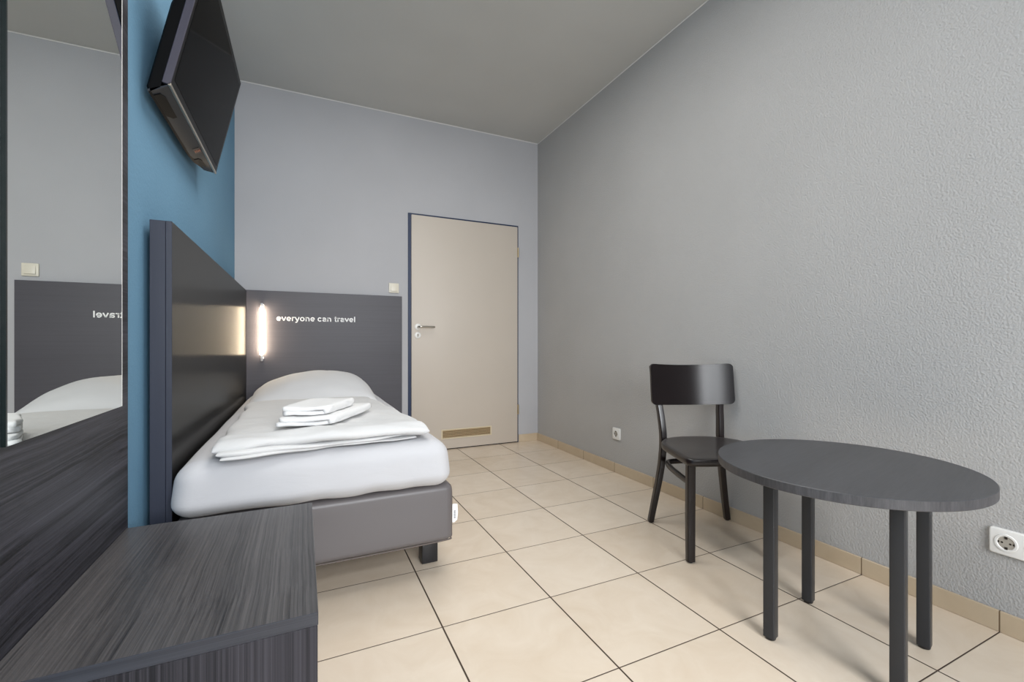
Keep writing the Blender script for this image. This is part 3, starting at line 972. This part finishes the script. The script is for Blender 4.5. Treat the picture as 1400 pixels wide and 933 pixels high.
box(bm, XL, XL + 0.012, ty0 + hl - 0.1, ty0 + hl + 0.1, tzb + 0.06, tzb + 0.36, 0.002, 1)
for yy in (-0.07, 0.07):
    vs = [Vector((x, ty0 + hl + yy + d, z)) for d in (-0.008, 0.008) for x, z in ((XL + 0.01, tzb + 0.08), (txb - 0.040, tzb + 0.06), (txb + 0.035, tzb + 0.32), (XL + 0.01, tzb + 0.30))]
    v = [bm.verts.new(p) for p in vs]
    bm.faces.new(v[:4]); bm.faces.new(v[4:])
    bridge(bm, v[:4], v[4:])
obj('wall_bracket', bm, M['black'], tv)

# ------------------------------------------------------------------ bentwood chair
ch = thing('dining_chair', (1.800, 1.757, 0), 'dark espresso wooden chair with a curved backrest beside the round table', 'chair', rot=(0, 0, math.atan2(-0.371, 0.929)))
# (lateral, y backwards, z)
post = [(0.204, 0.000, 0.006), (0.185, -0.010, 0.12), (0.165, -0.024, 0.25), (0.154, -0.031, 0.35), (0.150, -0.031, 0.44), (0.154, -0.022, 0.52), (0.161, -0.006, 0.60), (0.177, 0.008, 0.70), (0.187, 0.024, 0.805)]
for s in (-1, 1):
    pth = smooth_path([(s * a, b2, c) for a, b2, c in post], 5)
    n = len(pth)
    wd = [0.027 + 0.003 * math.sin(PI * i / (n - 1)) for i in range(n)]
    dd = [0.030 + 0.010 * math.sin(PI * min(1, i / (n - 1) * 1.05)) for i in range(n)]
    p_ = obj('rear_leg', sweep(bmesh.new(), pth, wd, dd, Vector((0, 1, 0)), 24, 7), M['chairwood'], ch, local=True, angle=32)
    obj('glide', lathe(bmesh.new(), [(0.009, 0.0), (0.010, 0.006)], (s * 0.204, 0.0, 0), 'Z', 14), M['glide'], p_, local=True)
for s, lat in ((-1, 0.186), (1, 0.163)):
    pth = [(s * (lat - 0.004), -0.425, 0.425), (s * lat, -0.43, 0.20), (s * lat, -0.432, 0.006)]
    p_ = obj('front_leg', sweep(bmesh.new(), pth, [0.036, 0.036, 0.034], [0.030, 0.030, 0.028], Vector((0, 1, 0)), 24, 7), M['chairwood'], ch, local=True, angle=32)
    obj('glide', lathe(bmesh.new(), [(0.009, 0.0), (0.010, 0.006)], (s * lat, -0.432, 0), 'Z', 14), M['glide'], p_, local=True)
# seat outline: squarish shield with cut rear corners
half = [(0.0, -0.492), (0.10, -0.490), (0.185, -0.485), (0.209, -0.474), (0.217, -0.448), (0.216, -0.36), (0.215, -0.26), (0.212, -0.19), (0.198, -0.135), (0.165, -0.085), (0.128, -0.050), (0.07, -0.028), (0.0, -0.022)]
hp = smooth_path([(a, b2, 0) for a, b2 in half], 4)
outl = [(p.x, p.y) for p in hp] + [(-p.x, p.y) for p in reversed(hp[1:-1])]
cx, cy = 0.0, -0.26
bm = bmesh.new()
def seat_ring(k, z):
    return ring(bm, [(cx + (x - cx) * k, cy + (y - cy) * k, z) for x, y in outl])
levels = [(0.972, 0.414), (0.995, 0.418), (1.0, 0.427), (1.0, 0.438), (0.990, 0.4445), (0.965, 0.446), (0.90, 0.4455), (0.8, 0.443), (0.6, 0.439), (0.3, 0.436), (0.05, 0.435)]
rs = [seat_ring(k, z) for k, z in levels]
for i in range(len(rs) - 1):
    bridge(bm, rs[i], rs[i + 1])
bm.faces.new(rs[0]); bm.faces.new(rs[-1])
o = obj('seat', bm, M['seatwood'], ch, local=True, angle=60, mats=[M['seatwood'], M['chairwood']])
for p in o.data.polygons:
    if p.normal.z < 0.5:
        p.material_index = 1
# backrest
bm = bmesh.new()
cols = []
W = 0.216
for i in range(41):
    t = -1 + 2 * i / 40
    t = math.sin(t * PI / 2)
    x = W * t
    ztop_ = 0.818 - 0.010 * (1 - t * t)
    zbot_ = 0.612 - 0.008 * (1 - t * t)
    cr = 0.022
    edge = W - abs(x)
    drop = cr - math.sqrt(max(0.0, cr * cr - (cr - edge) ** 2)) if edge < cr else 0.0
    ztop_ -= drop; zbot_ += drop
    ring_pts = []
    y0 = -0.059 + 0.044 * (1 - t * t)          # middle set back
    m = 10
    for k in range(m + 1):
        z = zbot_ + (ztop_ - zbot_) * k / m
        ring_pts.append((x, y0 + (z - 0.61) * 0.12, z))
    for k in range(m, -1, -1):
        z = zbot_ + (ztop_ - zbot_) * k / m
        ring_pts.append((x, y0 + 0.017 + (z - 0.61) * 0.12, z))
    cols.append(ring(bm, ring_pts))
for i in range(40):
    bridge(bm, cols[i], cols[i + 1])
bm.faces.new(cols[0]); bm.faces.new(cols[-1])
obj('backrest', bm, M['railwood'], ch, local=True, angle=50)
# bent hoop under the seat tying the four legs together
hoop = [(-0.168, -0.40, 0.318), (-0.164, -0.20, 0.322), (-0.148, -0.085, 0.325), (-0.10, -0.055, 0.326), (0, -0.048, 0.326), (0.10, -0.055, 0.326), (0.145, -0.085, 0.325), (0.155, -0.20, 0.322), (0.150, -0.40, 0.318)]
obj('stretcher', sweep(bmesh.new(), smooth_path(hoop, 6), 0.020, 0.026, Vector((0, 0, 1)), 12, 3), M['chairwood'], ch, local=True, angle=50)

# ------------------------------------------------------------------ round table
tcx, tcy, tz, tr = 1.498, 0.850, 0.552, 0.346
tb = thing('round_table', (tcx, tcy, 0), 'round charcoal table on four slim metal legs at the right-hand wall', 'table', rot=(0, 0, math.radians(13.8)))
bm = bmesh.new()
lathe(bm, [(tr - 0.02, tz - 0.026), (tr - 0.0015, tz - 0.026), (tr, tz - 0.0245), (tr, tz - 0.0015), (tr - 0.0015, tz), (tr * 0.6, tz), (0.01, tz)], (0, 0, 0), 'Z', 96)
o = obj('tabletop', bm, M['tabletop'], tb, local=True, angle=40, mats=[M['tabletop'], M['tableedge']])
for p in o.data.polygons:
    if abs(p.normal.z) < 0.3:
        p.material_index = 1
fh = 0.1575
fcx, fcy = 1.505, 0.833
for sx_ in (-1, 1):
    for sy_ in (-1, 1):
        c, s = math.cos(math.radians(13.8)), math.sin(math.radians(13.8))
        dx, dy = fcx - tcx, fcy - tcy
        x = sx_ * fh + dx * c + dy * s
        y = sy_ * fh - dx * s + dy * c
        bm = bmesh.new()
        box(bm, x - 0.0165, x + 0.0165, y - 0.0165, y + 0.0165, 0.009, tz - 0.026)
        es = [e for e in bm.edges if abs(e.verts[0].co.z - e.verts[1].co.z) > 0.1]
        bmesh.ops.bevel(bm, geom=es, offset=0.003, segments=3, affect='EDGES', profile=0.5)
        lg = obj('leg', bm, M['steel'], tb, local=True, angle=40)
        obj('foot_glide', lathe(bmesh.new(), [(0.010, 0.0), (0.0145, 0.0015), (0.0155, 0.005), (0.0155, 0.0095)], (x, y, 0), 'Z', 20), M['glide'], lg, local=True, angle=50)

# ------------------------------------------------------------------ light
def area(name, loc, rot, sx, sy, power, col=(1, 1, 1), spread=PI):
    l = bpy.data.lights.new(name, 'AREA')
    l.shape = 'RECTANGLE'
    l.size = sx; l.size_y = sy
    l.energy = power
    l.color = col
    l.spread = spread
    o = bpy.data.objects.new(name, l)
    o.location = loc
    o.rotation_euler = rot
    COL.objects.link(o)
    return o
# daylight outside the window behind the camera, shining into the room (+Y)
area('window_daylight', ((WX0 + WX1) / 2, YB - 0.30, (WZ0 + WZ1) / 2 + 0.5), (math.radians(65), 0, 0), 1.7, 2.0, 116, (0.95, 0.975, 1.0), math.radians(120))
# inferred ceiling lamp, then an added fill light, both above the top of frame
area('overhead_light', (0.50, 2.10, ZC - 0.03), (0, 0, 0), 0.9, 0.9, 17, (1.0, 0.97, 0.92))
area('overhead_light', (0.60, 1.00, ZC - 0.03), (0, 0, 0), 0.9, 0.9, 16, (1.0, 0.98, 0.95))  # added fill that brightens the near floor, with no known fixture

w = bpy.data.worlds.new('sky')
w.use_nodes = True
bg = w.node_tree.nodes['Background']
bg.inputs['Color'].default_value = (0.80, 0.88, 1.0, 1)
bg.inputs['Strength'].default_value = 1.2
scn.world = w

# ------------------------------------------------------------------ camera
cam = bpy.data.cameras.new('camera')
co = bpy.data.objects.new('camera', cam)
COL.objects.link(co)
F, CX, CY, YAW = 624.62, 716.85, 468.5, 0.4514
cam.sensor_fit = 'HORIZONTAL'
cam.sensor_width = 36.0
cam.lens = F / 1400 * 36.0
cam.shift_x = -(CX - 700) / 1400
cam.shift_y = (CY - 466.5) / 1400
cam.clip_start = 0.02
co.location = (0, 0, 0.925)
co.rotation_euler = (PI / 2, 0, -YAW)
scn.camera = co

scn.view_settings.view_transform = 'Standard'
scn.view_settings.look = 'None'
scn.view_settings.exposure = 0.0
scn.cycles.max_bounces = 12
scn.cycles.diffuse_bounces = 8
scn.cycles.use_denoising = True
scn.cycles.sample_clamp_indirect = 6.0
